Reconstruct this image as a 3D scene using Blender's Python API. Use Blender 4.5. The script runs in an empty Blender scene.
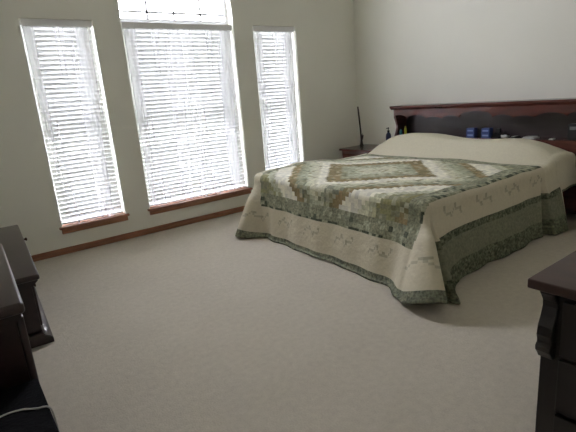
import bpy, bmesh, math, random
from mathutils import Vector, Matrix
random.seed(7)
PI = math.pi
C = bpy.context.scene.collection
sc = bpy.context.scene

def lin(c):
    return tuple(((v/255)/12.92 if v/255 <= .04045 else ((v/255+.055)/1.055)**2.4) for v in c)

# ------------------------------------------------------------------ materials
def mat(name, col, rough=.6, metallic=0, spec=.5, noise=None, bump=None, coat=0, stretch=(1,1,1)):
    """noise = (scale, amount, detail); bump = (scale, strength)"""
    m = bpy.data.materials.new(name); m.use_nodes = True
    nt = m.node_tree; b = nt.nodes['Principled BSDF']
    lc = lin(col)
    b.inputs['Base Color'].default_value = (*lc, 1)
    b.inputs['Roughness'].default_value = rough
    b.inputs['Metallic'].default_value = metallic
    b.inputs['Specular IOR Level'].default_value = spec
    b.inputs['Coat Weight'].default_value = coat
    tc = nt.nodes.new('ShaderNodeTexCoord'); mp = nt.nodes.new('ShaderNodeMapping')
    mp.inputs['Scale'].default_value = stretch
    nt.links.new(tc.outputs['Object'], mp.inputs['Vector'])
    if noise:
        n = nt.nodes.new('ShaderNodeTexNoise'); n.inputs['Scale'].default_value = noise[0]
        n.inputs['Detail'].default_value = noise[2] if len(noise) > 2 else 3
        nt.links.new(mp.outputs['Vector'], n.inputs['Vector'])
        r = nt.nodes.new('ShaderNodeValToRGB')
        k = noise[1]
        r.color_ramp.elements[0].position = .3; r.color_ramp.elements[1].position = .7
        r.color_ramp.elements[0].color = (*[v*(1-k) for v in lc], 1)
        r.color_ramp.elements[1].color = (*[min(1, v*(1+k)) for v in lc], 1)
        nt.links.new(n.outputs['Fac'], r.inputs['Fac']); nt.links.new(r.outputs['Color'], b.inputs['Base Color'])
    if bump:
        n2 = nt.nodes.new('ShaderNodeTexNoise'); n2.inputs['Scale'].default_value = bump[0]
        n2.inputs['Detail'].default_value = 4
        nt.links.new(mp.outputs['Vector'], n2.inputs['Vector'])
        bp = nt.nodes.new('ShaderNodeBump'); bp.inputs['Strength'].default_value = bump[1]
        bp.inputs['Distance'].default_value = .01
        nt.links.new(n2.outputs['Fac'], bp.inputs['Height']); nt.links.new(bp.outputs['Normal'], b.inputs['Normal'])
    return m

M = {}
M['wall'] = mat('wall_paint', (229,228,218), .85, spec=.2, noise=(1.5,.02), bump=(140,.12))
M['ceiling'] = mat('ceiling_paint', (236,235,228), .9, spec=.1, bump=(60,.3))
M['trimwood'] = mat('trim_wood', (142,98,73), .45, noise=(9,.25,4), stretch=(.6,3,6))
M['mahog'] = mat('mahogany', (88,46,39), .27, noise=(6,.35,5), stretch=(3,.6,3), coat=.3)
M['mahogx'] = mat('mahogany_side', (88,46,39), .3, noise=(6,.35,5), stretch=(.8,3,3), coat=.3)
M['panel'] = mat('smoky_dark_panel', (50,38,40), .38, noise=(5,.3,4), stretch=(3,.6,3), coat=.2)
M['shaded_wood'] = mat('backlit_dark_wood', (24,16,14), .4, noise=(6,.3,5), stretch=(3,.6,3))  # dark wood with the backlit shade of the chest body put into its colour
M['chesttop'] = mat('brown_polished_wood', (58,36,29), .42, noise=(6,.3,5), stretch=(3,.6,3))
M['dark'] = mat('dark_wood', (42,27,25), .32, noise=(6,.35,5), stretch=(3,.6,3), coat=.2)
M['vinyl'] = mat('white_vinyl', (235,236,236), .4)
M['slat'] = mat('blind_slat', (232,233,232), .45)
def add_translucent(m, k):
    nt = m.node_tree; b = nt.nodes['Principled BSDF']; o = nt.nodes['Material Output']
    t = nt.nodes.new('ShaderNodeBsdfTranslucent'); t.inputs['Color'].default_value = (.93,.94,1,1)
    mx = nt.nodes.new('ShaderNodeMixShader'); mx.inputs[0].default_value = k
    nt.links.new(b.outputs[0], mx.inputs[1]); nt.links.new(t.outputs[0], mx.inputs[2]); nt.links.new(mx.outputs[0], o.inputs['Surface'])
add_translucent(M['slat'], .017)
M['rail'] = mat('blind_headrail', (226,225,224), .5)
M['black'] = mat('black_plastic', (18,18,20), .4)
M['blackcloth'] = mat('black_fabric', (17,17,19), .95, spec=.1, noise=(14,.35,4), bump=(90,.4))
M['cord'] = mat('pale_cord', (178,176,170), .5)
M['brass'] = mat('dark_brass', (70,55,40), .35, metallic=1)
M['bluelot'] = mat('dark_blue_plastic', (38,42,78), .3)
M['blue'] = mat('blue_card', (48,70,128), .5)
M['bluel'] = mat('pale_blue_print', (140,160,205), .5)
M['white'] = mat('white_paper', (205,205,200), .6)
M['teal'] = mat('teal_plastic', (48,112,120), .35)
M['yellow'] = mat('yellow_green_plastic', (172,176,44), .35)
M['stick'] = mat('dark_reed', (52,44,36), .7, noise=(40,.3))
M['mattress'] = mat('mattress_ticking', (215,210,200), .8, noise=(30,.06))

def carpet():
    m = mat('carpet', (188,177,160), 1.0, spec=.05)
    nt = m.node_tree; b = nt.nodes['Principled BSDF']
    tc = nt.nodes.new('ShaderNodeTexCoord')
    a = nt.nodes.new('ShaderNodeTexNoise'); a.inputs['Scale'].default_value = 130; a.inputs['Detail'].default_value = 3
    c = nt.nodes.new('ShaderNodeTexNoise'); c.inputs['Scale'].default_value = 2.6; c.inputs['Detail'].default_value = 5
    d = nt.nodes.new('ShaderNodeTexNoise'); d.inputs['Scale'].default_value = 28; d.inputs['Detail'].default_value = 4
    for n in (a, c, d): nt.links.new(tc.outputs['Object'], n.inputs['Vector'])
    s = nt.nodes.new('ShaderNodeMath'); s.operation = 'ADD'
    s2 = nt.nodes.new('ShaderNodeMath'); s2.operation = 'MULTIPLY_ADD'; s2.inputs[1].default_value = .6
    nt.links.new(a.outputs['Fac'], s.inputs[0]); nt.links.new(d.outputs['Fac'], s.inputs[1])
    nt.links.new(c.outputs['Fac'], s2.inputs[0]); nt.links.new(s.outputs[0], s2.inputs[2])
    r = nt.nodes.new('ShaderNodeMapRange')
    r.inputs['From Min'].default_value = .9; r.inputs['From Max'].default_value = 1.7
    nt.links.new(s2.outputs[0], r.inputs['Value'])
    mx = nt.nodes.new('ShaderNodeMix'); mx.data_type = 'RGBA'
    mx.inputs['A'].default_value = (*lin((184,176,162)), 1); mx.inputs['B'].default_value = (*lin((202,194,179)), 1)
    nt.links.new(r.outputs['Result'], mx.inputs['Factor']); nt.links.new(mx.outputs['Result'], b.inputs['Base Color'])
    bp = nt.nodes.new('ShaderNodeBump'); bp.inputs['Strength'].default_value = .3; bp.inputs['Distance'].default_value = .01
    nt.links.new(s.outputs[0], bp.inputs['Height']); nt.links.new(bp.outputs['Normal'], b.inputs['Normal'])
    b.inputs['Sheen Weight'].default_value = .1
    return m
M['carpet'] = carpet()

def glass():
    m = bpy.data.materials.new('window_glass'); m.use_nodes = True; nt = m.node_tree
    for n in list(nt.nodes): nt.nodes.remove(n)
    o = nt.nodes.new('ShaderNodeOutputMaterial'); mx = nt.nodes.new('ShaderNodeMixShader')
    t = nt.nodes.new('ShaderNodeBsdfTransparent'); t.inputs['Color'].default_value = (.95,.94,.97,1)
    g = nt.nodes.new('ShaderNodeBsdfGlossy'); g.inputs['Roughness'].default_value = .02
    mx.inputs[0].default_value = .06
    nt.links.new(t.outputs[0], mx.inputs[1]); nt.links.new(g.outputs[0], mx.inputs[2]); nt.links.new(mx.outputs[0], o.inputs['Surface'])
    return m
M['glass'] = glass()

def sheer(name, base, amp):
    m = bpy.data.materials.new(name); m.use_nodes = True; nt = m.node_tree
    for n in list(nt.nodes): nt.nodes.remove(n)
    o = nt.nodes.new('ShaderNodeOutputMaterial'); mx = nt.nodes.new('ShaderNodeMixShader')
    t = nt.nodes.new('ShaderNodeBsdfTransparent')
    tr = nt.nodes.new('ShaderNodeBsdfTranslucent'); tr.inputs['Color'].default_value = (.87,.86,.9,1)
    df = nt.nodes.new('ShaderNodeBsdfDiffuse'); df.inputs['Color'].default_value = (.88,.87,.89,1)
    m2 = nt.nodes.new('ShaderNodeMixShader'); m2.inputs[0].default_value = .5
    nt.links.new(tr.outputs[0], m2.inputs[1]); nt.links.new(df.outputs[0], m2.inputs[2])
    tc = nt.nodes.new('ShaderNodeTexCoord'); mp = nt.nodes.new('ShaderNodeMapping'); mp.inputs['Scale'].default_value = (9,.01,.3)
    n = nt.nodes.new('ShaderNodeTexNoise'); n.inputs['Scale'].default_value = 1.0; n.inputs['Detail'].default_value = 3
    nt.links.new(tc.outputs['Object'], mp.inputs['Vector']); nt.links.new(mp.outputs['Vector'], n.inputs['Vector'])
    r = nt.nodes.new('ShaderNodeMapRange'); r.inputs['From Min'].default_value = .35; r.inputs['From Max'].default_value = .68
    r.inputs['To Min'].default_value = base-amp; r.inputs['To Max'].default_value = base+amp
    nt.links.new(n.outputs['Fac'], r.inputs['Value']); nt.links.new(r.outputs['Result'], mx.inputs[0])
    nt.links.new(t.outputs[0], mx.inputs[1]); nt.links.new(m2.outputs[0], mx.inputs[2]); nt.links.new(mx.outputs[0], o.inputs['Surface'])
    return m
M['sheer'] = sheer('sheer_voile', .28, .15)

def quilt_mat():
    m = bpy.data.materials.new('quilt_patchwork'); m.use_nodes = True; nt = m.node_tree
    b = nt.nodes['Principled BSDF']; b.inputs['Roughness'].default_value = .95; b.inputs['Specular IOR Level'].default_value = .1
    at = nt.nodes.new('ShaderNodeVertexColor'); at.layer_name = 'fabric'
    tc = nt.nodes.new('ShaderNodeTexCoord')
    n = nt.nodes.new('ShaderNodeTexNoise'); n.inputs['Scale'].default_value = 55; n.inputs['Detail'].default_value = 3
    nt.links.new(tc.outputs['Object'], n.inputs['Vector'])
    # alpha of the attribute tells how strongly a fabric is printed
    ma = nt.nodes.new('ShaderNodeMapRange'); ma.inputs['From Min'].default_value = .36; ma.inputs['From Max'].default_value = .64
    ma.inputs['To Min'].default_value = -1; ma.inputs['To Max'].default_value = 1
    nt.links.new(n.outputs['Fac'], ma.inputs['Value'])
    mu = nt.nodes.new('ShaderNodeMath'); mu.operation = 'MULTIPLY'
    nt.links.new(ma.outputs['Result'], mu.inputs[0]); nt.links.new(at.outputs['Alpha'], mu.inputs[1])
    ad = nt.nodes.new('ShaderNodeMath'); ad.operation = 'ADD'; ad.inputs[1].default_value = 1
    nt.links.new(mu.outputs[0], ad.inputs[0])
    vm = nt.nodes.new('ShaderNodeVectorMath'); vm.operation = 'SCALE'
    nt.links.new(at.outputs['Color'], vm.inputs[0]); nt.links.new(ad.outputs[0], vm.inputs['Scale'])
    nt.links.new(vm.outputs[0], b.inputs['Base Color'])
    n2 = nt.nodes.new('ShaderNodeTexNoise'); n2.inputs['Scale'].default_value = 24; n2.inputs['Detail'].default_value = 2
    nt.links.new(tc.outputs['Object'], n2.inputs['Vector'])
    bp = nt.nodes.new('ShaderNodeBump'); bp.inputs['Strength'].default_value = .45; bp.inputs['Distance'].default_value = .012
    nt.links.new(n2.outputs['Fac'], bp.inputs['Height']); nt.links.new(bp.outputs['Normal'], b.inputs['Normal'])
    return m
M['quilt'] = quilt_mat()

# ------------------------------------------------------------------ helpers
def box(bm, x0, x1, y0, y1, z0, z1, bev=0, seg=2):
    r = bmesh.ops.create_cube(bm, size=1)
    vs = r['verts']
    for v in vs:
        v.co = Vector(((x0+x1)/2+v.co.x*(x1-x0), (y0+y1)/2+v.co.y*(y1-y0), (z0+z1)/2+v.co.z*(z1-z0)))
    if bev:
        es = list({e for v in vs for e in v.link_edges})
        bmesh.ops.bevel(bm, geom=es, offset=bev, segments=seg, affect='EDGES', profile=.5)
    return bm

def prism(bm, pts, axis, a, b, bev=0):
    """pts 2D outline; axis = extrusion axis. For 'y': pts=(x,z); 'x': pts=(y,z); 'z': pts=(x,y)."""
    def mk(p, t):
        return {'x': (t, p[0], p[1]), 'y': (p[0], t, p[1]), 'z': (p[0], p[1], t)}[axis]
    va = [bm.verts.new(mk(p, a)) for p in pts]; vb = [bm.verts.new(mk(p, b)) for p in pts]
    n = len(pts)
    fs = [bm.faces.new(va), bm.faces.new(vb[::-1])]
    for i in range(n):
        fs.append(bm.faces.new((va[i], vb[i], vb[(i+1) % n], va[(i+1) % n])))
    bmesh.ops.recalc_face_normals(bm, faces=fs)
    if bev:
        es = [e for e in fs[0].edges] + [e for e in fs[1].edges]
        bmesh.ops.bevel(bm, geom=es, offset=bev, segments=2, affect='EDGES')
    return bm

def lathe(bm, prof, cx=0, cy=0, n=20, axis='z', cz=0):
    rings = []
    for (r, h) in prof:
        ring = []
        for i in range(n):
            a = 2*PI*i/n
            if axis == 'z': co = (cx+r*math.cos(a), cy+r*math.sin(a), cz+h)
            elif axis == 'x': co = (cx+h, cy+r*math.cos(a), cz+r*math.sin(a))
            ring.append(bm.verts.new(co))
        rings.append(ring)
    fs = []
    for k in range(len(rings)-1):
        for i in range(n):
            fs.append(bm.faces.new((rings[k][i], rings[k][(i+1) % n], rings[k+1][(i+1) % n], rings[k+1][i])))
    fs.append(bm.faces.new(rings[0][::-1])); fs.append(bm.faces.new(rings[-1]))
    bmesh.ops.recalc_face_normals(bm, faces=fs)
    return bm

def tube(bm, pts, rad, n=8):
    pts = [Vector(p) for p in pts]; rings = []
    for i, p in enumerate(pts):
        t = (pts[min(i+1, len(pts)-1)]-pts[max(i-1, 0)]).normalized()
        up = Vector((0, 0, 1)) if abs(t.z) < .95 else Vector((1, 0, 0))
        s = t.cross(up).normalized(); u = s.cross(t)
        r = rad[i] if isinstance(rad, (list, tuple)) else rad
        rings.append([bm.verts.new(p+s*r*math.cos(2*PI*k/n)+u*r*math.sin(2*PI*k/n)) for k in range(n)])
    fs = []
    for k in range(len(rings)-1):
        for i in range(n):
            fs.append(bm.faces.new((rings[k][i], rings[k][(i+1) % n], rings[k+1][(i+1) % n], rings[k+1][i])))
    fs.append(bm.faces.new(rings[0][::-1])); fs.append(bm.faces.new(rings[-1]))
    bmesh.ops.recalc_face_normals(bm, faces=fs)
    return bm

def obj(name, bm, m, parent=None, smooth=False, loc=None):
    """bm is in world coordinates; a parent is an Empty (or object) whose location is subtracted"""
    me = bpy.data.meshes.new(name)
    org = Vector((0, 0, 0))
    if parent is not None:
        q = parent
        while q is not None: org += q.location; q = q.parent
    elif loc is not None:
        org = Vector(loc)
    bmesh.ops.translate(bm, verts=bm.verts, vec=-org)
    bm.to_mesh(me); bm.free()
    if m is not None: me.materials.append(m)
    if smooth:
        for p in me.polygons: p.use_smooth = True
    o = bpy.data.objects.new(name, me); C.objects.link(o)
    if parent is not None: o.parent = parent
    elif loc is not None: o.location = loc
    return o

def autosmooth(o, ang=35):
    me = o.data
    for p in me.polygons: p.use_smooth = True
    bm = bmesh.new(); bm.from_mesh(me)
    for e in bm.edges:
        if len(e.link_faces) == 2 and e.calc_face_angle(0) > math.radians(ang): e.smooth = False
    bm.to_mesh(me); bm.free()
    return o

def thing(name, label, cat, loc=(0,0,0), group=None):
    o = bpy.data.objects.new(name, None); C.objects.link(o); o.location = loc
    o.empty_display_size = .05
    o['label'] = label; o['category'] = cat
    if group: o['group'] = group
    return o
def tag(o, label, cat, group=None, kind=None):
    o['label'] = label; o['category'] = cat
    if group: o['group'] = group
    if kind: o['kind'] = kind
    return o
def struct(o, label=None):
    o['kind'] = 'structure'
    if label: o['label'] = label
    return o
B = bmesh.new

# ------------------------------------------------------------------ room shell
XL, YF, H = -5.5, -6.4, 3.6
WT = .16
ZT, ZS = 2.204, .276
OPEN = [(-4.171,-3.541), (-3.273,-1.975), (-1.706,-1.057)]
bm = B(); box(bm, XL-.1, .12, YF-.1, WT, -.1, 0); struct(obj('floor', bm, M['carpet']), 'beige wall to wall carpet')
bm = B(); box(bm, XL-.1, .12, YF-.1, WT, H, H+.1); struct(obj('ceiling', bm, M['ceiling']))
bm = B(); box(bm, 0, .12, YF, WT, 0, H); struct(obj('wall_right', bm, M['wall']), 'plain pale wall behind the headboard')
bm = B(); box(bm, XL-.1, XL, YF, WT, 0, H); struct(obj('wall_left', bm, M['wall']))
bm = B(); box(bm, XL-.1, .12, YF-.1, YF, 0, H); struct(obj('wall_front', bm, M['wall']))

# window wall built of prisms around its openings, the middle one arched
bm = B()
xs = [XL] + [v for o in OPEN for v in o] + [0]
for i in (0, 2, 4, 6): box(bm, xs[i], xs[i+1], 0, WT, 0, H)
for i, (a, b) in enumerate(OPEN):
    box(bm, a, b, 0, WT, 0, ZS)
    if i != 1: box(bm, a, b, 0, WT, ZT, H)
a, b = OPEN[1]
cx0, RX = (a+b)/2, (b-a)/2
RZ = .95; ZA = 2.29  # arch heightened above the view so more daylight enters
def archz(x): return ZA + RZ*math.sqrt(max(0, 1-((x-cx0)/RX)**2))
N = 40
ax = [cx0-RX*math.cos(PI*k/N) for k in range(N+1)]
for k in range(N):
    prism(bm, [(ax[k], archz(ax[k])), (ax[k+1], archz(ax[k+1])), (ax[k+1], H), (ax[k], H)], 'y', 0, WT)
struct(obj('wall_back', bm, M['wall']), 'pale wall with three tall windows')

# wood stools and apron boards below the windows
def window(idx, a, b, label):
    z0, z1 = ZS, ZT
    f = B(); yo0, yo1 = .10, .15
    fw = .045
    box(f, a, a+fw, yo0, yo1, z0, z1, .004); box(f, b-fw, b, yo0, yo1, z0, z1, .004)
    box(f, a+fw, b-fw, yo0, yo1, z0, z0+fw, .004); box(f, a+fw, b-fw, yo0, yo1, z1-fw, z1, .004)
    box(f, a+fw, b-fw, yo0+.005, yo1-.005, (z0+z1)/2-.02, (z0+z1)/2+.02, .004)
    w = obj('window_%d' % idx, f, M['vinyl']); struct(w, label)
    g = B(); box(g, a+fw, b-fw, .122, .128, z0+fw, (z0+z1)/2-.02); box(g, a+fw, b-fw, .122, .128, (z0+z1)/2+.02, z1-fw)
    obj('window_pane', g, M['glass'], w)
    s = B(); box(s, a-.03, b+.03, -.035, .10, z0-.022, z0+.002, .006)
    box(s, a-.012, b+.012, -.018, .0, z0-.07, z0-.022, .004)
    obj('window_sill', s, M['trimwood'], w)
    return w
window(1, *OPEN[0], 'tall narrow window left of the middle one')
window(2, *OPEN[1], 'wide middle window under the arch')
window(3, *OPEN[2], 'tall narrow window nearest the corner')
# arched fixed window
f = B()
z0 = ZT; yo0, yo1 = .10, .15
box(f, a, b, yo0, yo1, z0-.01, z0+.05, .004)
pts_o = [(a, z0+.05), (a, ZA)] + [(ax[k], archz(ax[k])) for k in range(1, N)] + [(b, ZA), (b, z0+.05)]
ins = lambda x, z: (cx0+(x-cx0)*(1-.04/RX), z0+.05+(z-z0-.05)*(1-.045/(RZ+.1)))
for k in range(len(pts_o)-1):
    p, q = pts_o[k], pts_o[k+1]
    prism(f, [p, q, ins(*q), ins(*p)], 'y', yo0, yo1)
w4 = obj('window_4', f, M['vinyl']); struct(w4, 'arched window with thin bars, its unseen top heightened for daylight')
g = B(); prism(g, [ins(*p) for p in pts_o], 'y', .124, .128); obj('window_pane', g, M['glass'], w4)
mb = B()
for x in (-2.94, -2.64, -2.32):
    box(mb, x-.011, x+.011, .112, .136, z0+.05, archz(x)-.04)
box(mb, a+.04, b-.04, .112, .136, 2.31, 2.332)
obj('window_bars', mb, M['vinyl'], w4)

# baseboards
bm = B(); box(bm, XL, 0, -.014, 0, 0, .066, .004); struct(obj('baseboard_back', bm, M['trimwood']))
bm = B(); box(bm, -.014, 0, YF, -.014, 0, .066, .004); struct(obj('baseboard_right', bm, M['trimwood']))
bm = B(); box(bm, XL, XL+.014, YF, -.014, 0, .066, .004); struct(obj('baseboard_left', bm, M['trimwood']))

# ------------------------------------------------------------------ blinds and sheers
def blind(a, b, label):
    t = thing('window_blind', label, 'blind', ((a+b)/2, .05, ZT), 'white slatted blinds in the windows')
    m = .012
    h = B(); box(h, a+m, b-m, .022, .085, ZT-.052, ZT-.002, .003)
    box(h, a+m, b-m, .010, .018, ZT-.062, ZT-.002, .002)
    obj('headrail', h, M['rail'], t)
    s = B(); z = ZT-.068; ang = math.radians(61)
    nb = 0
    while z > ZS+.055:
        r = bmesh.ops.create_grid(s, x_segments=1, y_segments=4, size=.5)
        for v in r['verts']:
            u = v.co.y*.048; cv = .0035*(1-(v.co.y*2)**2)
            x = a+m+.004+(v.co.x+.5)*(b-a-2*m-.008)
            yy = u*math.cos(ang)-cv*math.sin(ang); zz = -u*math.sin(ang)*-1+cv*math.cos(ang)
            v.co = Vector((x, .054+yy, z+zz-2*u*math.sin(ang)))
        z -= .0425; nb += 1
    o = obj('slats', s, M['slat'], t, smooth=True)
    sol = o.modifiers.new('thick', 'SOLIDIFY'); sol.thickness = .0022
    r_ = B(); box(r_, a+m+.002, b-m-.002, .036, .072, ZS+.012, ZS+.032, .004); obj('bottom_rail', r_, M['slat'], t)
    n = 2 if b-a < .8 else 3
    for k in range(n):
        x = a+.11+(b-a-.22)*k/(n-1)
        c = B(); box(c, x-.0015, x+.0015, .0285, .030, ZS+.02, ZT-.06); box(c, x-.0015, x+.0015, .0785, .080, ZS+.02, ZT-.06)
        obj('ladder_cord', c, M['slat'], t)
    return t
blind(*OPEN[0], 'white horizontal blind in the left narrow window')
blind(*OPEN[1], 'wide white horizontal blind in the middle window under the arch')
blind(*OPEN[2], 'white horizontal blind in the narrow window nearest the corner')

def sheer_panel(xt0, xt1, xb0, xb1, label, folds, seed, group='sheer curtains over the blinds'):
    rnd = random.Random(seed)
    bm = B(); nx, nz = int(folds*9), 60
    ph = [rnd.uniform(0, 6.28) for _ in range(4)]
    rows = []
    for j in range(nz+1):
        v = j/nz; z = ZT-.066-(ZT-.066-ZS-.015)*v
        row = []
        for i in range(nx+1):
            u = i/nx
            e = v**1.3
            x = (xt0+(xt1-xt0)*u)*(1-e)+(xb0+(xb1-xb0)*u)*e
            am = .006+.006*v
            y = -.002 + am*(math.sin(2*PI*folds*u+ph[0]+.6*math.sin(3*v+ph[1]))*.7+.4*math.sin(2*PI*folds*.43*u+ph[2]+v))
            y = min(y, .008)
            zz = z + (.012*math.sin(2*PI*folds*.35*u+ph[3])+.008*math.sin(2*PI*folds*u+ph[0]) if j == nz else 0)
            zz = max(zz, ZS+.006)
            row.append(bm.verts.new((x, y, zz)))
        rows.append(row)
    for j in range(nz):
        for i in range(nx):
            bm.faces.new((rows[j][i], rows[j+1][i], rows[j+1][i+1], rows[j][i+1]))
    t = obj('sheer_curtain', bm, M['sheer'], None, smooth=True, loc=((xt0+xt1)/2, 0, ZS))
    tag(t, label, 'curtain', group)
    # hem and rod pocket: doubled cloth, same voile
    r = B(); tube(r, [(xt0+.003, .001, ZT-.068), (xt1-.003, .001, ZT-.068)], .0045)
    obj('curtain_rod', r, M['vinyl'], t)
    return t
a, b = OPEN[0]; sheer_panel(a+.012, b-.06, a+.07, b-.035, 'sheer white curtain over the left narrow window', 9, 1)
a, b = OPEN[1]
sheer_panel(a+.012, (a+b)/2-.02, a+.03, (a+b)/2-.005, 'sheer white curtain over the left half of the middle window', 9, 2)
sheer_panel((a+b)/2-.012, b-.03, (a+b)/2+.005, b-.02, 'sheer white curtain over the right half of the middle window', 9, 3)
a, b = OPEN[2]; sheer_panel(a+.012, b-.03, a+.015, b-.03, 'sheer white curtain over the narrow window nearest the corner', 9, 4)

# ------------------------------------------------------------------ outdoors
bm = B(); box(bm, -14, 10, WT, 16, -.35, -.3); struct(obj('ground_outside', bm, mat('dry_lawn', (106,108,102), .95, noise=(6,.25), bump=(30,.5))))
def tree(x, y, h, rad, seed, label):
    rnd = random.Random(seed)
    t = thing('tree', label, 'tree', (x, y, -.3), 'trees outside the windows')
    tr = B(); tube(tr, [(x, y, -.3), (x+.05, y, .6), (x-.04, y+.05, h*.55)], [.11, .09, .06]); obj('trunk', tr, M['stick'], t, smooth=True)
    f = B()
    for k in range(520):
        th = rnd.uniform(0, 2*PI); ph = math.acos(rnd.uniform(-1, 1)); rr = rad*rnd.uniform(.35, 1)
        c = Vector((x+rr*math.sin(ph)*math.cos(th), y+rr*math.sin(ph)*math.sin(th), h*.62+rr*.95*math.cos(ph)))
        s = rnd.uniform(.08, .17)
        r = bmesh.ops.create_icosphere(f, subdivisions=1, radius=s)
        R = Matrix.Rotation(rnd.uniform(0, 3), 3, Vector((rnd.random(), rnd.random(), .3)).normalized())
        for v in r['verts']:
            v.co = R @ Vector((v.co.x, v.co.y*.8, v.co.z*.35)) + c
    obj('foliage', f, M['leaf'], t)
    return t
M['leaf'] = mat('leaf_green', (86,94,76), .7, noise=(5,.3))
for k, (x, y, h, r) in enumerate([(-4.4,4.2,2.5,.82), (-2.4,4.8,2.8,.86), (-.4,4.4,2.5,.82), (1.6,5.0,2.8,.86), (3.6,4.6,2.6,.85)]):
    tree(x, y, h, r, 20+k, 'grey green leafy tree blurred behind the blinds and sheers')

# ------------------------------------------------------------------ bed with bookcase headboard
bed = thing('bed', 'king size bed with reddish dark wood bookcase headboard with scalloped edge', 'bed', (-1.4, -2.02, 0))
YC = -2.02; HX = -.27
hb = bpy.data.objects.new('headboard', None); C.objects.link(hb); hb.parent = bed; hb.location = Vector((-.15, -2.02, 0))-Vector(bed.location)
Y0, Y1 = -3.165, -.90     # right and left ends
# side panels with scroll cut front edge (x,z)
prof = [(-.03, 0), (-.03, 1.085), (-.262, 1.085), (-.262, .995)]
for k in range(13):
    t = k/12; z = .985-.25*t
    x = -.262+.042*math.sin(PI*min(1, t*1.05))**1.0
    prof.append((x, z))
prof += [(-.27, .72), (-.27, .70), (-.27, 0)]
for (p, q) in ((Y1-.032, Y1), (Y0, Y0+.032)):
    s = B(); prism(s, prof, 'y', p, q, .003); obj('side_panel', s, M['mahogx'], hb)
s = B(); box(s, -.045, -.03, Y0+.032, Y1-.032, 0, 1.085); obj('back_panel', s, M['panel'], hb)
s = B(); box(s, -.245, -.045, Y0+.032, Y1-.032, .725, .75, .003); obj('shelf', s, M['mahog'], hb)
s = B(); box(s, -.262, -.245, Y0+.032, Y1-.032, .05, .745, .002); obj('lower_panel', s, M['mahog'], hb)
# cornice: stepped moulding
s = B(); prism(s, [(-.02,1.085), (-.272,1.085), (-.280,1.095), (-.297,1.104), (-.302,1.112), (-.302,1.124), (-.297,1.131), (-.02,1.131)], 'y', Y0-.03, Y1+.03)
autosmooth(obj('cornice', s, M['mahog'], hb))
# scalloped apron (y,z)
def apr(dy):
    d = abs(dy)
    segs = [(0, .19, .992, 1.045), (.19, .42, .968, 1.004), (.42, .64, .968, .99), (.64, .93, .975, 1.016), (.93, 1.14, .985, 1.02)]
    for (p, q, lo, hi) in segs:
        if d <= q:
            if p == 0: return lo+(hi-lo)*math.sqrt(max(0, 1-(d/q)**2))
            t = (d-p)/(q-p)
            return lo+(hi-lo)*math.sin(PI*t)**.6
    return .98
n = 180; ww = (Y1-Y0)/2-.032; yc = (Y0+Y1)/2
low = [(yc-ww+2*ww*i/n, apr(-ww+2*ww*i/n)) for i in range(n+1)]
s = B()
prev = None
va = []
for (y, z) in low:
    va.append([s.verts.new((-.262, y, z)), s.verts.new((-.244, y, z)), s.verts.new((-.244, y, 1.085)), s.verts.new((-.262, y, 1.085))])
fs = []
for i in range(n):
    for k in range(4):
        fs.append(s.faces.new((va[i][k], va[i][(k+1) % 4], va[i+1][(k+1) % 4], va[i+1][k])))
fs.append(s.faces.new(va[0])); fs.append(s.faces.new(va[-1][::-1]))
bmesh.ops.recalc_face_normals(s, faces=fs)
obj('scalloped_apron', s, M['mahog'], hb)
s = B(); box(s, -2.44, -.30, -3.0, -1.04, .27, .56, .05, 3); obj('mattress', s, M['mattress'], bed)
s = B(); box(s, -2.42, -.29, -2.98, -1.06, .07, .262, .015); obj('box_spring', s, M['mattress'], bed)
for x in (-2.35, -.45):
    for y in (-2.85, -1.19):
        s = B(); lathe(s, [(.028, 0), (.028, .01), (.022, .02), (.022, .07)], x, y, 12); obj('leg', s, M['black'], bed)

# ------------------------------------------------------------------ quilt
ZQ = .612
R0 = .06
XH, XF = -.30, -2.46       # head and foot edge of the flat top (before rounding)
YN, YFR = -3.02, -1.02     # near (door side) and far (window side) edges
rq = random.Random(3)
hsh = {}
def rc(i, j, k=0):
    key = (i, j, k)
    if key not in hsh: hsh[key] = rq.random()
    return hsh[key]
def sm(t): t = max(0, min(1, t)); return t*t*(3-2*t)
def interp(v, tab):
    if v <= tab[0][0]: return tab[0][1]
    for (a, fa), (b, fb) in zip(tab, tab[1:]):
        if v <= b: return fa+(fb-fa)*(v-a)/(b-a)
    return tab[-1][1]
MOUND = [(-3.25,.0), (-3.06,.035), (-2.98,.08), (-2.88,.125), (-2.68,.165), (-2.45,.16), (-2.27,.15), (-1.98,.165), (-1.66,.195), (-1.36,.205), (-1.2,.185), (-1.1,.14), (-1.02,.095), (-.9,.0)]
def mound(y):
    return sum(interp(y+d, MOUND) for d in (-.06, -.03, 0, .03, .06))/5
def top_z(x, y):
    m = mound(y)
    t = sm((x+.865)/.25)
    back = 1-.35*sm((x+.45)/.15)
    z = ZQ + m*t*back
    z -= .02*math.exp(-((x+.872)/.022)**2)
    z += .006*math.sin(7*x+1.3)*math.sin(5*y) + .003*math.sin(17*x+9*y)
    z += .05*math.exp(-((x+2.0)/.5)**2)*math.exp(-((y+1.0)/.42)**2)
    # slight crown
    z += .008*(1-((y-YC)/1.05)**2)
    return z
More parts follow.
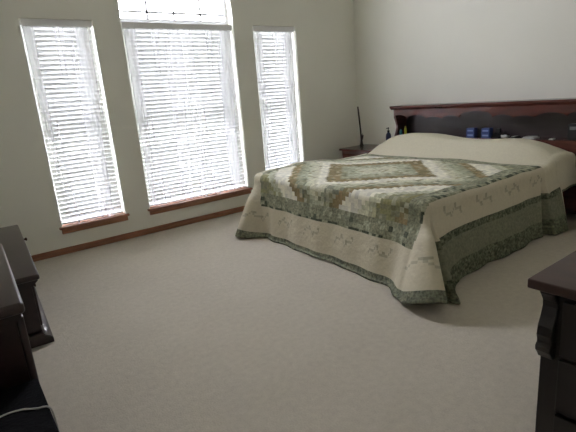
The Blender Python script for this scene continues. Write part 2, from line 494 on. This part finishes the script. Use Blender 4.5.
# colours of the fabrics (display values)
CR = (214,210,188); WH = (226,223,209); PG = (184,185,160); MG = (150,150,126); DG = (108,112,97); BR = (142,124,94); OL = (138,136,98); BAND = (206,198,176)
def mixc(a, b, t): return tuple(a[i]*(1-t)+b[i]*t for i in range(3))
CS = .036
def field(X, Y):
    i, j = math.floor(X/CS), math.floor(Y/CS)
    x, y = (i+.5)*CS, (j+.5)*CS
    r = abs(x+1.75)+abs(y+1.96)
    n = rc(i, j); n2 = rc(i, j, 1)
    k = .14
    if r < .645:
        t = r/.65
        if t < .35: c = mixc(CR, PG, n*.8)
        elif t < .72: c = mixc(PG, MG, (t-.35)/.37*.9)
        else: c = mixc(OL, BR, .4+n*.6)
    elif r < .78:
        c = mixc(WH, CR, n*.5); k = .05
    elif r < 1.17:
        t = (r-.78)/.39
        if t < .3: c = mixc(CR, PG, t/.3*.6+n*.4)
        elif t < .7: c = mixc(PG, MG, (t-.3)/.4+.3*(n-.5)); c = c if n2 > .2 else mixc(c, DG, .5)
        else: c = mixc(OL, BR, .35+.65*n)
    elif r < 1.38:
        c = mixc(WH, CR, n*.5); k = .05
    else:
        t = (r-1.38)/.35
        if t < .35: c = PG
        elif t < 1: c = mixc(MG, OL, n)
        else: c = mixc(OL, BR, n)
    w_ = rc(i, j, 2)
    if k > .1 and w_ > .84: c = mixc(c, CR, .4)
    elif k > .1 and w_ < .12: c = mixc(c, (112,108,78), .45)
    g = 1+.2*(n-.5)
    return tuple(v*g for v in c), k
XB0, XB1 = -.90, -2.80      # green border outer edges (head, foot; unrolled)
YB0, YB1 = -3.05, -1.05
def border(X, Y):
    i, j = math.floor(X/.036), math.floor(Y/.036)
    n = rc(i, j, 5)
    c = mixc(MG, DG, .05+n*.5)
    if n > .93: c = mixc(c, (54,62,52), .5)
    if rc(i, j, 6) > .75: c = mixc(c, PG, .5)
    if min(abs(Y-YB0), abs(X-XB1)) < .03 and n > .6: c = mixc(c, (50,58,48), .6)
    return c, .3
def motif(u, v):
    """faint embroidered sprig repeating along u, v measured from the middle of the band"""
    P = .40
    k = math.floor(u/P); w = (u-k*P)-P/2
    if abs(w) > .115: return 0
    c = .022*math.sin(w*44)+.012*math.sin(w*95+k)
    d = abs(v-c)
    if d < .009: return .55
    for q in (-.095, -.035, .03, .09):
        if (w-q)**2+((v-.022*math.sin(q*44)-.018)*.9)**2 < .0135**2: return .75
    return 0
def fabric(X, Y):
    # returns (colour, print strength)
    if X < -3.055 or Y > YB1+.26 or False:
        n = rc(math.floor(X/.02), math.floor(Y/.02), 9)
        return mixc(MG, DG, .2+.8*n), .35
    if Y < YB0-.25:
        e = YB0-.25-Y
        sc_ = .007*abs(math.sin(X*PI/.16))
        n = rc(math.floor(X/.018), math.floor(Y/.018), 9)
        if e < sc_: return BAND, .03
        if e < .055+sc_ or e > .25:
            return mixc(MG, (62,70,56), .3+.45*n), .35
        return mixc(mixc(MG, DG, .55), MG, n*.35), .15
    if X > XB0:
        return mixc(BAND, CR, .4), .025
    if X < XB1:
        m = motif(Y+.12, X+2.90)
        return mixc(BAND, (96,98,84), m*.42), .03
    if Y < YB0:
        m = motif(X+.05, Y+3.17)
        return mixc(BAND, (96,98,84), m*.42), .03
    if Y > YB1-(.05+.12*(XF-X) if X < XF else 0):
        return BAND, .03
    if X > XB0-.16 or X < XB1+.13 or Y < YB0+.13 or Y > YB1-.07:
        return border(X, Y)
    return field(X, Y)

bm = B(); cl = bm.loops.layers.float_color.new('fabric')
def setc(f, X, Y):
    c, k = fabric(X, Y)
    lc = lin([max(0, min(255, v)) for v in c])
    for l in f.loops: l[cl] = (*lc, k)
D = .0125
nx = round((XH-XF)/D); ny = round((YFR-YN)/D)
grid = [[bm.verts.new((XH-(XH-XF)*i/nx, YN+(YFR-YN)*j/ny, top_z(XH-(XH-XF)*i/nx, YN+(YFR-YN)*j/ny))) for j in range(ny+1)] for i in range(nx+1)]
for i in range(nx):
    for j in range(ny):
        f = bm.faces.new((grid[i][j], grid[i+1][j], grid[i+1][j+1], grid[i][j+1]))
        setc(f, (grid[i][j].co.x+grid[i+1][j].co.x)/2, (grid[i][j].co.y+grid[i][j+1].co.y)/2)
# drop: columns along the perimeter
cols = []   # (start vert, normal, kind, param, a)
for i in range(nx+1): cols.append((grid[i][ny], Vector((0,1,0)), 'far', grid[i][ny].co.x, 0))
NC = 14
for k in range(1, NC): a_ = k/NC*PI/2; cols.append((grid[nx][ny], Vector((-math.sin(a_), math.cos(a_), 0)), 'fc', 0, k/NC))
for j in range(ny, -1, -1): cols.append((grid[nx][j], Vector((-1,0,0)), 'foot', grid[nx][j].co.y, 0))
for k in range(1, NC): a_ = k/NC*PI/2; cols.append((grid[nx][0], Vector((-math.cos(a_), -math.sin(a_), 0)), 'nc', 0, k/NC))
for i in range(nx, -1, -1): cols.append((grid[i][0], Vector((0,-1,0)), 'near', grid[i][0].co.x, 0))
HT = .672; NH = 36
def flare(kind, p, a):
    """outward lean of the hanging cloth, and extra rise of the hem"""
    if kind == 'far': fl = .12+.10*math.exp(-((p-XF)/.12)**2)
    elif kind == 'fc': fl = .18+.26*sm(a)
    elif kind == 'foot':
        fl = .10+.12*sm((-p-1.2)/1.9)
        fl += .34*math.exp(-((p-YFR)/.085)**2)-.05*math.exp(-((p+1.24)/.06)**2)
        fl += .19*math.exp(-((p-YN)/.12)**2)
    elif kind == 'nc':
        fl = .37+(.40-.26*sm((a-.62)/.3))*math.sin(PI*a)-.6*math.exp(-((a-.66)/.05)**2)-.14*sm((a-.7)/.3)
    else:
        fl = .10+.13*math.exp(-((p-XF)/.10)**2)
        fl += .13*sm((p+.93)/.03)-.3*math.exp(-((p+.945)/.022)**2)
    return fl
prev = None
for ci, (v0, nrm, kind, p, a_) in enumerate(cols):
    fl = flare(kind, p, a_)
    s_ = ci*D
    col = [v0]
    dz = v0.co.z-ZQ
    wig = .010*math.sin(s_*8.3)+.007*math.sin(s_*19+1) if kind in ('foot','near','far') else 0
    tot = HT + dz*.9 + (-.03 if kind == 'near' else 0) + (.045*math.exp(-((p-YN)/.15)**2) if kind == 'foot' else .045 if kind == 'nc' else .045*math.exp(-((p-XF)/.12)**2)-(HT-.33)*(p > -.70) if kind == 'near' else 0)
    for k in range(1, NH+1):
        h = tot*k/NH
        L = R0*PI/2
        if h < L: o = R0*math.sin(h/R0); d = R0*(1-math.cos(h/R0))
        else:
            e = h-L
            phi = fl*sm(e/.22)*.9+fl*.1
            o = R0+e*math.sin(phi); d = R0+e*math.cos(phi)
        o += wig*sm(h/.5)
        pos = v0.co+nrm*o; pos.z = v0.co.z-d
        if kind == 'fc': pos.x -= .02*sm(h/.6)
        zmin = .02+.006*math.sin(s_*6)
        if pos.z < zmin:
            pos += nrm*(zmin-pos.z)*.35; pos.z = zmin+.004*(NH-k)/NH
        col.append(bm.verts.new(pos))
    if prev:
        pc, pk, pp, pa, pdz = prev
        for k in range(NH):
            if k == 0 and pc[0] is col[0]: f = bm.faces.new((pc[0], pc[1], col[1]))
            else: f = bm.faces.new((pc[k], pc[k+1], col[k+1], col[k]))
            h = (HT if not (kind == 'near' and p > -.71) else .30)*(k+.5)/NH
            kk, q = (kind, p) if kind in ('foot','near','far') else (kind, (a_+pa)/2 if pk == kind else a_)
            if kk == 'foot': X, Y = XF-h, p+D/2
            elif kk == 'near': X, Y = p+(-D/2 if True else 0), YN-h
            elif kk == 'far': X, Y = p, YFR+h
            elif kk == 'nc':
                if q < .66: X, Y = XF-h, YN-.02-.34*q*h
                else: X, Y = XF-.3*(1-q)*h, YN-h
            else:
                if q > .35: X, Y = XF-h, YFR+.02+.3*(1-q)*h
                else: X, Y = XF-.2*q*h, YFR+h
            setc(f, X, Y)
    prev = (col, kind, p, a_, dz)
bmesh.ops.recalc_face_normals(bm, faces=bm.faces)
q = obj('quilt', bm, M['quilt'], None, smooth=True, loc=(-1.4, -2.02, .6))
so = q.modifiers.new('thickness', 'SOLIDIFY'); so.thickness = .012; so.offset = -1
tag(q, 'sage green and cream patchwork quilt spread over the bed and its pillows', 'quilt')

# ------------------------------------------------------------------ nightstand by the corner
def nightstand(NY0, NY1, label):
    ns = thing('nightstand', label, 'nightstand', (-.3, (NY0+NY1)/2, 0), 'pair of nightstands beside the bed')
    s = B(); box(s, NX0, NX1, NY0, NY1, NZ-.028, NZ, .006); obj('tabletop', s, M['mahog'], ns)
    s = B(); box(s, NX0+.03, NX1, NY0+.025, NY1-.025, .06, NZ-.028, .003); obj('body', s, M['mahogx'], ns)
    s = B(); box(s, NX0+.015, NX1, NY0+.012, NY1-.012, 0, .06, .006); obj('plinth', s, M['mahog'], ns)
    for zz in (.33, .10):
        s = B(); box(s, NX0+.014, NX0+.03, NY0+.05, NY1-.05, zz, zz+.2, .005); d = obj('drawer', s, M['mahog'], ns)
        s = B(); lathe(s, [(.006, 0), (.006, -.012), (.014, -.018), (.014, -.026), (.008, -.03)], NX0+.0139, (NY0+NY1)/2, 14, 'x', zz+.1); obj('knob', s, M['brass'], d)
NX0, NX1, NZ = -.56, -.02, .597
nightstand(-.835, -.17, 'reddish dark wood nightstand in the corner between window and bed')
nightstand(-3.96, -3.30, 'dark nightstand on the right side of the bed, cut by the frame')

# lotion bottle
def pump_bottle():
    x, y, z = -.215, -.768, NZ
    t = thing('pump_bottle', 'dark blue pump bottle on the nightstand beside the headboard', 'bottle', (x, y, z))
    s = B(); lathe(s, [(.032,0), (.035,.005), (.035,.15), (.030,.175), (.014,.195), (.013,.205)], x, y, 20, 'z', z); autosmooth(obj('body', s, M['bluelot'], t))
    s = B(); lathe(s, [(.016,.203), (.016,.222), (.005,.224), (.005,.245), (.011,.247), (.011,.257), (.006,.26)], x, y, 14, 'z', z)
    box(s, x-.038, x, y-.006, y+.006, z+.247, z+.256, .002); obj('pump', s, M['black'], t)
pump_bottle()
t = thing('reed_stick', 'thin dark tall stick standing on the nightstand near the corner', 'ornament', (-.2, -.26, NZ))
s = B(); lathe(s, [(.026,0), (.027,.012), (.020,.03), (.013,.075), (.011,.10)], -.2, -.26, 16, 'z', NZ); autosmooth(obj('holder', s, M['stick'], t))
s = B(); tube(s, [(-.2,-.26,NZ+.02), (-.207,-.256,NZ+.2), (-.222,-.25,NZ+.4), (-.235,-.245,NZ+.545)], [.011,.010,.011,.009]); obj('stick', s, M['stick'], t, smooth=True)
s = B(); 
for k in range(7):
    a_ = k*.9; tube(s, [(-.2,-.262,NZ+.05), (-.2+.013*math.cos(a_),-.268+.013*math.sin(a_),NZ+.11), (-.2+.022*math.cos(a_),-.275+.018*math.sin(a_),NZ+.15+.012*(k % 3))], [.005,.006,.002], 6)
obj('feather', s, M['stick'], t, smooth=True)

# ------------------------------------------------------------------ things on the headboard shelf
SZ = .7505
def tall_bottle(x, y, h, r, m, label, capm):
    t = thing('bottle', label, 'bottle', (x, y, SZ))
    s = B(); lathe(s, [(r*.92,0), (r,.004), (r,h*.72), (r*.75,h*.8), (r*.5,h*.83)], x, y, 18, 'z', SZ); autosmooth(obj('body', s, m, t))
    s = B(); lathe(s, [(r*.55,h*.82), (r*.55,h*.99), (r*.4,h)], x, y, 14, 'z', SZ); obj('cap', s, capm, t)
tall_bottle(-.19, -1.03, .125, .016, M['yellow'], 'yellow green narrow bottle standing in the left headboard cubby', M['yellow'])
tall_bottle(-.20, -.965, .085, .019, M['teal'], 'short teal bottle in the left headboard cubby', M['teal'])
def blue_box(x, y, label):
    t = thing('small_box', label, 'box', (x, y, SZ), 'blue boxes on the headboard shelf')
    s = B(); box(s, x-.035, x+.035, y-.048, y+.048, SZ, SZ+.105, .004); obj('carton', s, M['blue'], t)
    s = B()
    for zz in (.028, .078):
        box(s, x-.0362, x-.034, y-.034, y+.034, SZ+zz-.009, SZ+zz+.009, .001)
    obj('printed_band', s, M['bluel'], t)
blue_box(-.19, -1.955, 'blue printed box on the headboard shelf, left of the pair')
blue_box(-.19, -2.135, 'blue printed box on the headboard shelf, right of the pair')
t = thing('alarm_clock', 'black clock between and behind the two blue boxes', 'clock', (-.13, -2.045, SZ))
s = B(); prism(s, [(-.17,SZ), (-.09,SZ), (-.095,SZ+.075), (-.155,SZ+.085)], 'y', -2.085, -2.005, .004); obj('case', s, M['black'], t)
s = B(); prism(s, [(-.1695,SZ+.012), (-.1715,SZ+.012), (-.1600,SZ+.073), (-.158,SZ+.073)], 'y', -2.078, -2.012); obj('display', s, M['black'], t)
t = thing('telephone', 'black cordless telephone on the shelf right of the blue boxes', 'telephone', (-.17, -2.25, SZ))
s = B(); prism(s, [(-.23,SZ), (-.10,SZ), (-.10,SZ+.06), (-.14,SZ+.065), (-.23,SZ+.02)], 'y', -2.305, -2.205, .004); obj('base', s, M['black'], t)
s = B(); box(s, -.19, -.155, -2.28, -2.23, SZ+.05, SZ+.10, .008); obj('handset', s, M['black'], t)
def crumple(x, y, sx, sy, h, label, cat, name, m, seed):
    rnd = random.Random(seed); s = B()
    r = bmesh.ops.create_icosphere(s, subdivisions=3, radius=1)
    for v in r['verts']:
        d = 1+.25*math.sin(5*v.co.x+seed)*math.cos(6*v.co.y+seed)+rnd.uniform(-.06, .06)
        v.co = Vector((x+v.co.x*sx*d, y+v.co.y*sy*d, SZ+max(0, (v.co.z*.5+.5))*h*d))
    tag(obj(name, s, m, None, smooth=True, loc=(x, y, SZ)), label, cat)
crumple(-.20, -2.34, .03, .045, .035, 'crumpled white tissue on the shelf right of the telephone', 'tissue', 'tissue', M['white'], 2)
t = thing('remote_control', 'black remote control with pale buttons on the headboard shelf', 'remote control', (-.2, -2.44, SZ))
s = B(); box(s, -.235, -.10, -2.46, -2.415, SZ, SZ+.02, .005); obj('casing', s, M['black'], t)
s = B()
for k in range(4):
    for l in range(2): box(s, -.228+k*.022, -.216+k*.022, -2.452+l*.018, -2.440+l*.018, SZ+.019, SZ+.0235, .001)
obj('buttons', s, M['white'], t)
s = B(); box(s, -.24, -.12, -2.66, -2.54, SZ, SZ+.014, .002); box(s, -.235, -.13, -2.65, -2.55, SZ+.014, SZ+.022, .002)
tag(obj('notepad', s, M['white'], None, loc=(-.18, -2.6, SZ)), 'flat white notepad on the shelf beside the remote control', 'notepad')
s = B(); prism(s, [(-.245,-2.88+.035), (-.235,-2.80), (-.17,-2.79), (-.16,-2.83)], 'z', SZ, SZ+.008)
tag(obj('envelope', s, M['white'], None, loc=(-.2, -2.83, SZ)), 'pale envelope lying flat near the right end of the shelf', 'envelope')
t = thing('table_clock', 'black upright clock radio at the right end of the headboard shelf', 'clock', (-.18, -2.99, SZ))
s = B(); box(s, -.22, -.13, -3.05, -2.955, SZ, SZ+.15, .012); obj('case', s, M['black'], t)
s = B(); box(s, -.2225, -.218, -3.03, -2.975, SZ+.095, SZ+.125, .002); obj('dial', s, mat('dim_dial', (120,122,122), .3), t)

# ------------------------------------------------------------------ low cabinet by the window (left)
t = thing('low_cabinet', 'low dark wood cabinet by the window wall at the left edge', 'cabinet', (-4.653, -1.915, 0))
t.rotation_euler.z = 0
lowcab = t
CX1 = -4.653; Z1 = .45
def top_slab(x0, x1, y0, y1, z, parent, m, th=.034):
    s = B(); box(s, x0, x1, y0, y1, z-th, z, .012, 4)
    return autosmooth(obj('tabletop', s, m, parent), 50)
top_slab(XL+.1, CX1, -1.915, -.30, Z1, t, M['dark'])
s = B(); prism(s, [(XL+.11, Z1-.034), (CX1-.012, Z1-.034), (CX1-.014, Z1-.046), (CX1-.03, Z1-.058), (CX1-.045, Z1-.075), (XL+.11, Z1-.075)], 'y', -1.89, -.32); obj('moulding', s, M['dark'], t)
s = B(); box(s, XL+.12, CX1-.05, -1.87, -.34, .075, Z1-.075, .003); obj('body', s, M['dark'], t)
s = B(); prism(s, [(XL+.11, 0), (CX1-.0, 0), (CX1-.0, .03), (CX1-.012, .045), (CX1-.03, .055), (CX1-.04, .062), (CX1-.048, .075), (XL+.11, .075)], 'y', -1.905, -.32, .004); autosmooth(obj('plinth', s, M['dark'], t))
for y0, y1 in ((-1.84,-1.12), (-1.09,-.37)):
    s = B(); box(s, CX1-.051, CX1-.037, y0, y1, .10, Z1-.09, .004); d = obj('drawer', s, M['dark'], t)
    s = B(); lathe(s, [(.006, 0), (.006, .02), (.012, .016), (.012, .022), (.008, .025)], CX1-.038, (y0+y1)/2, 14, 'x', .25); obj('knob', s, M['brass'], d)
s = B(); lathe(s, [(.006, 0), (.008, .006), (.007, .010), (.013, .016), (.013, .022), (.006, .026)], CX1-.004, -.86, 14, 'x', Z1-.017); obj('catch', s, M['brass'], t)

lowcab.rotation_euler.z = -math.radians(3.2)

# taller dark dresser nearer the camera
t = thing('dresser', 'dark wood dresser at the left edge, nearest the camera', 'dresser', (-4.872, -3.18, 0))
tallcab = t
DX1, Z2 = -4.872, .75
top_slab(XL+.1, DX1, -3.185, -2.22, Z2, t, M['dark'], .04)
s = B(); prism(s, [(XL+.11, Z2-.04), (DX1-.012, Z2-.04), (DX1-.016, Z2-.055), (DX1-.03, Z2-.07), (XL+.11, Z2-.07)], 'y', -3.165, -2.24); obj('moulding', s, M['dark'], t)
s = B(); box(s, XL+.12, DX1-.03, -3.11, -2.28, .075, Z2-.07, .003); obj('body', s, M['dark'], t)
s = B(); box(s, DX1-.034, DX1-.008, -3.122, -3.08, .075, Z2-.07, .009, 3); autosmooth(obj('corner_post', s, M['dark'], t), 50)
s = B(); prism(s, [(XL+.11, 0), (DX1, 0), (DX1, .04), (DX1-.015, .06), (DX1-.03, .075), (XL+.11, .075)], 'y', -3.135, -2.25); autosmooth(obj('plinth', s, M['dark'], t))
for k in range(3):
    s = B(); box(s, DX1-.031, DX1-.02, -3.05, -2.32, .10+k*.195, .275+k*.195, .004); d = obj('drawer', s, M['dark'], t)
tallcab.rotation_euler.z = -math.radians(1.8); tallcab.location.x += .028; tallcab.location.y += .02
# black fabric covered box with cord
t = thing('storage_box', 'black fabric covered low box at the bottom left corner', 'box', (-5.1, -3.6, 0))
s = B(); box(s, XL+.03, -4.858, -4.05, -3.12, 0, .40, .006, 3); autosmooth(obj('body', s, M['blackcloth'], t), 50)
s = B(); box(s, XL+.025, -4.854, -4.055, -3.118, .402, .445, .008, 3); autosmooth(obj('lid', s, M['blackcloth'], t), 50)
def bez(P, n=10):
    out = []
    for i in range(len(P)-1):
        p0 = Vector(P[max(i-1, 0)]); p1 = Vector(P[i]); p2 = Vector(P[i+1]); p3 = Vector(P[min(i+2, len(P)-1)])
        for k in range(n):
            u = k/n
            out.append(.5*((2*p1)+(-p0+p2)*u+(2*p0-5*p1+4*p2-p3)*u*u+(-p0+3*p1-3*p2+p3)*u**3))
    out.append(Vector(P[-1])); return out
s = B(); tube(s, bez([(-5.25,-3.42,.449), (-5.08,-3.32,.4485), (-4.985,-3.29,.4485), (-4.93,-3.298,.4485), (-4.90,-3.318,.4485), (-4.885,-3.33,.4495), (-4.857,-3.345,.4485), (-4.848,-3.36,.42), (-4.847,-3.37,.3), (-4.845,-3.39,.12), (-4.83,-3.41,.02), (-4.80,-3.55,.006), (-4.78,-3.9,.005)]), .0028, 8)
tag(obj('power_cord', s, M['cord'], None, smooth=True, loc=(-4.9, -3.3, .44)), 'thin pale cord lying across the black box and down its side', 'cord')

# ------------------------------------------------------------------ dresser at the right edge
t = thing('chest_of_drawers', 'dark wood chest, its body coloured in backlit shade, with scroll brackets at the right edge', 'chest of drawers', (-3.2, -4.8, 0))
PX, PY, PZ = -3.597, -4.231, .75
s = B(); box(s, PX, PX+.75, PY-1.15, PY, PZ-.032, PZ, .005, 3); autosmooth(obj('tabletop', s, M['chesttop'], t), 50)
s = B(); box(s, PX+.055, PX+.74, PY-1.12, PY-.03, .07, PZ-.032, .003); obj('body', s, M['shaded_wood'], t)
s = B(); box(s, PX+.045, PX+.745, PY-1.13, PY-.02, 0, .07, .006); obj('plinth', s, M['shaded_wood'], t)
def bracket(y0, y1):
    # (x,z) profile protruding towards -x under the top
    xb = PX+.056
    P = [(xb, PZ-.032), (xb-.035, PZ-.032), (xb-.036, PZ-.045), (xb-.028, PZ-.055), (xb-.014, PZ-.075), (xb-.012, PZ-.095), (xb-.022, PZ-.125), (xb-.037, PZ-.155), (xb-.042, PZ-.185), (xb-.036, PZ-.205),
         (xb-.036, PZ-.212), (xb-.046, PZ-.222), (xb-.044, PZ-.238), (xb-.03, PZ-.256), (xb-.022, PZ-.268), (xb-.008, PZ-.275), (xb, PZ-.275)]
    s = B(); prism(s, P, 'y', y0, y1, .002); return obj('scroll_bracket', s, M['shaded_wood'], t)
bracket(PY-.075, PY-.031); bracket(PY-1.119, PY-1.075)
for r in range(3):
    for c in range(2):
        y1 = PY-.09-c*.49; z0_ = .10+r*.2
        s = B(); box(s, PX+.041, PX+.056, y1-.47, y1, z0_, z0_+.185, .004); d = obj('drawer', s, M['shaded_wood'], t)
        s = B(); tube(s, [(PX+.040, y1-.29, z0_+.1), (PX+.022, y1-.28, z0_+.095), (PX+.018, y1-.235, z0_+.085), (PX+.022, y1-.19, z0_+.095), (PX+.040, y1-.18, z0_+.1)], .004); obj('handle', s, M['brass'], d, smooth=True)

# ------------------------------------------------------------------ light
w = bpy.data.worlds.new('World'); sc.world = w; w.use_nodes = True
nt = w.node_tree; bg = nt.nodes['Background']
tc = nt.nodes.new('ShaderNodeTexCoord'); sx = nt.nodes.new('ShaderNodeSeparateXYZ')
rp = nt.nodes.new('ShaderNodeValToRGB')
nt.links.new(tc.outputs['Generated'], sx.inputs[0]); nt.links.new(sx.outputs['Z'], rp.inputs['Fac'])
rp.color_ramp.elements[0].position = 0; rp.color_ramp.elements[0].color = (.95, .965, 1, 1)
rp.color_ramp.elements[1].position = .8; rp.color_ramp.elements[1].color = (.88, .92, 1, 1)
nt.links.new(rp.outputs['Color'], bg.inputs['Color']); bg.inputs['Strength'].default_value = 40
for i, (a, b) in enumerate(OPEN):
    z1 = ZT if i != 1 else ZA+RZ
    L = bpy.data.lights.new('window_portal', 'AREA'); L.shape = 'RECTANGLE'; L.size = b-a; L.size_y = z1-ZS
    L.cycles.is_portal = True
    o = bpy.data.objects.new('window_portal', L); C.objects.link(o); o.location = ((a+b)/2, WT+.01, (z1+ZS)/2); o.rotation_euler = (-PI/2, 0, 0)

# ------------------------------------------------------------------ camera
f, pitch, roll, yaw = 456.117, .255, -.079, .631
cd = bpy.data.cameras.new('camera'); cam = bpy.data.objects.new('camera', cd); C.objects.link(cam)
cd.sensor_width = 36; cd.lens = 36*f/576; cd.clip_start = .02
fw = Vector((math.sin(yaw)*math.cos(pitch), math.cos(yaw)*math.cos(pitch), -math.sin(pitch)))
r0 = Vector((math.cos(yaw), -math.sin(yaw), 0)); u0 = r0.cross(fw)
r = r0*math.cos(roll)+u0*math.sin(roll); u = -r0*math.sin(roll)+u0*math.cos(roll)
mw = Matrix((r, u, -fw)).transposed().to_4x4(); mw.translation = Vector((-4.953, -4.858, 1.35))
cam.matrix_world = mw
sc.camera = cam
sc.view_settings.view_transform = 'Standard'; sc.view_settings.look = 'None'
sc.view_settings.exposure = .14; sc.view_settings.gamma = 1; sc.view_settings.use_curve_mapping = False
sc.cycles.max_bounces = 14; sc.cycles.diffuse_bounces = 8; sc.cycles.transparent_max_bounces = 24; sc.cycles.transmission_bounces = 8
sc.cycles.use_denoising = True
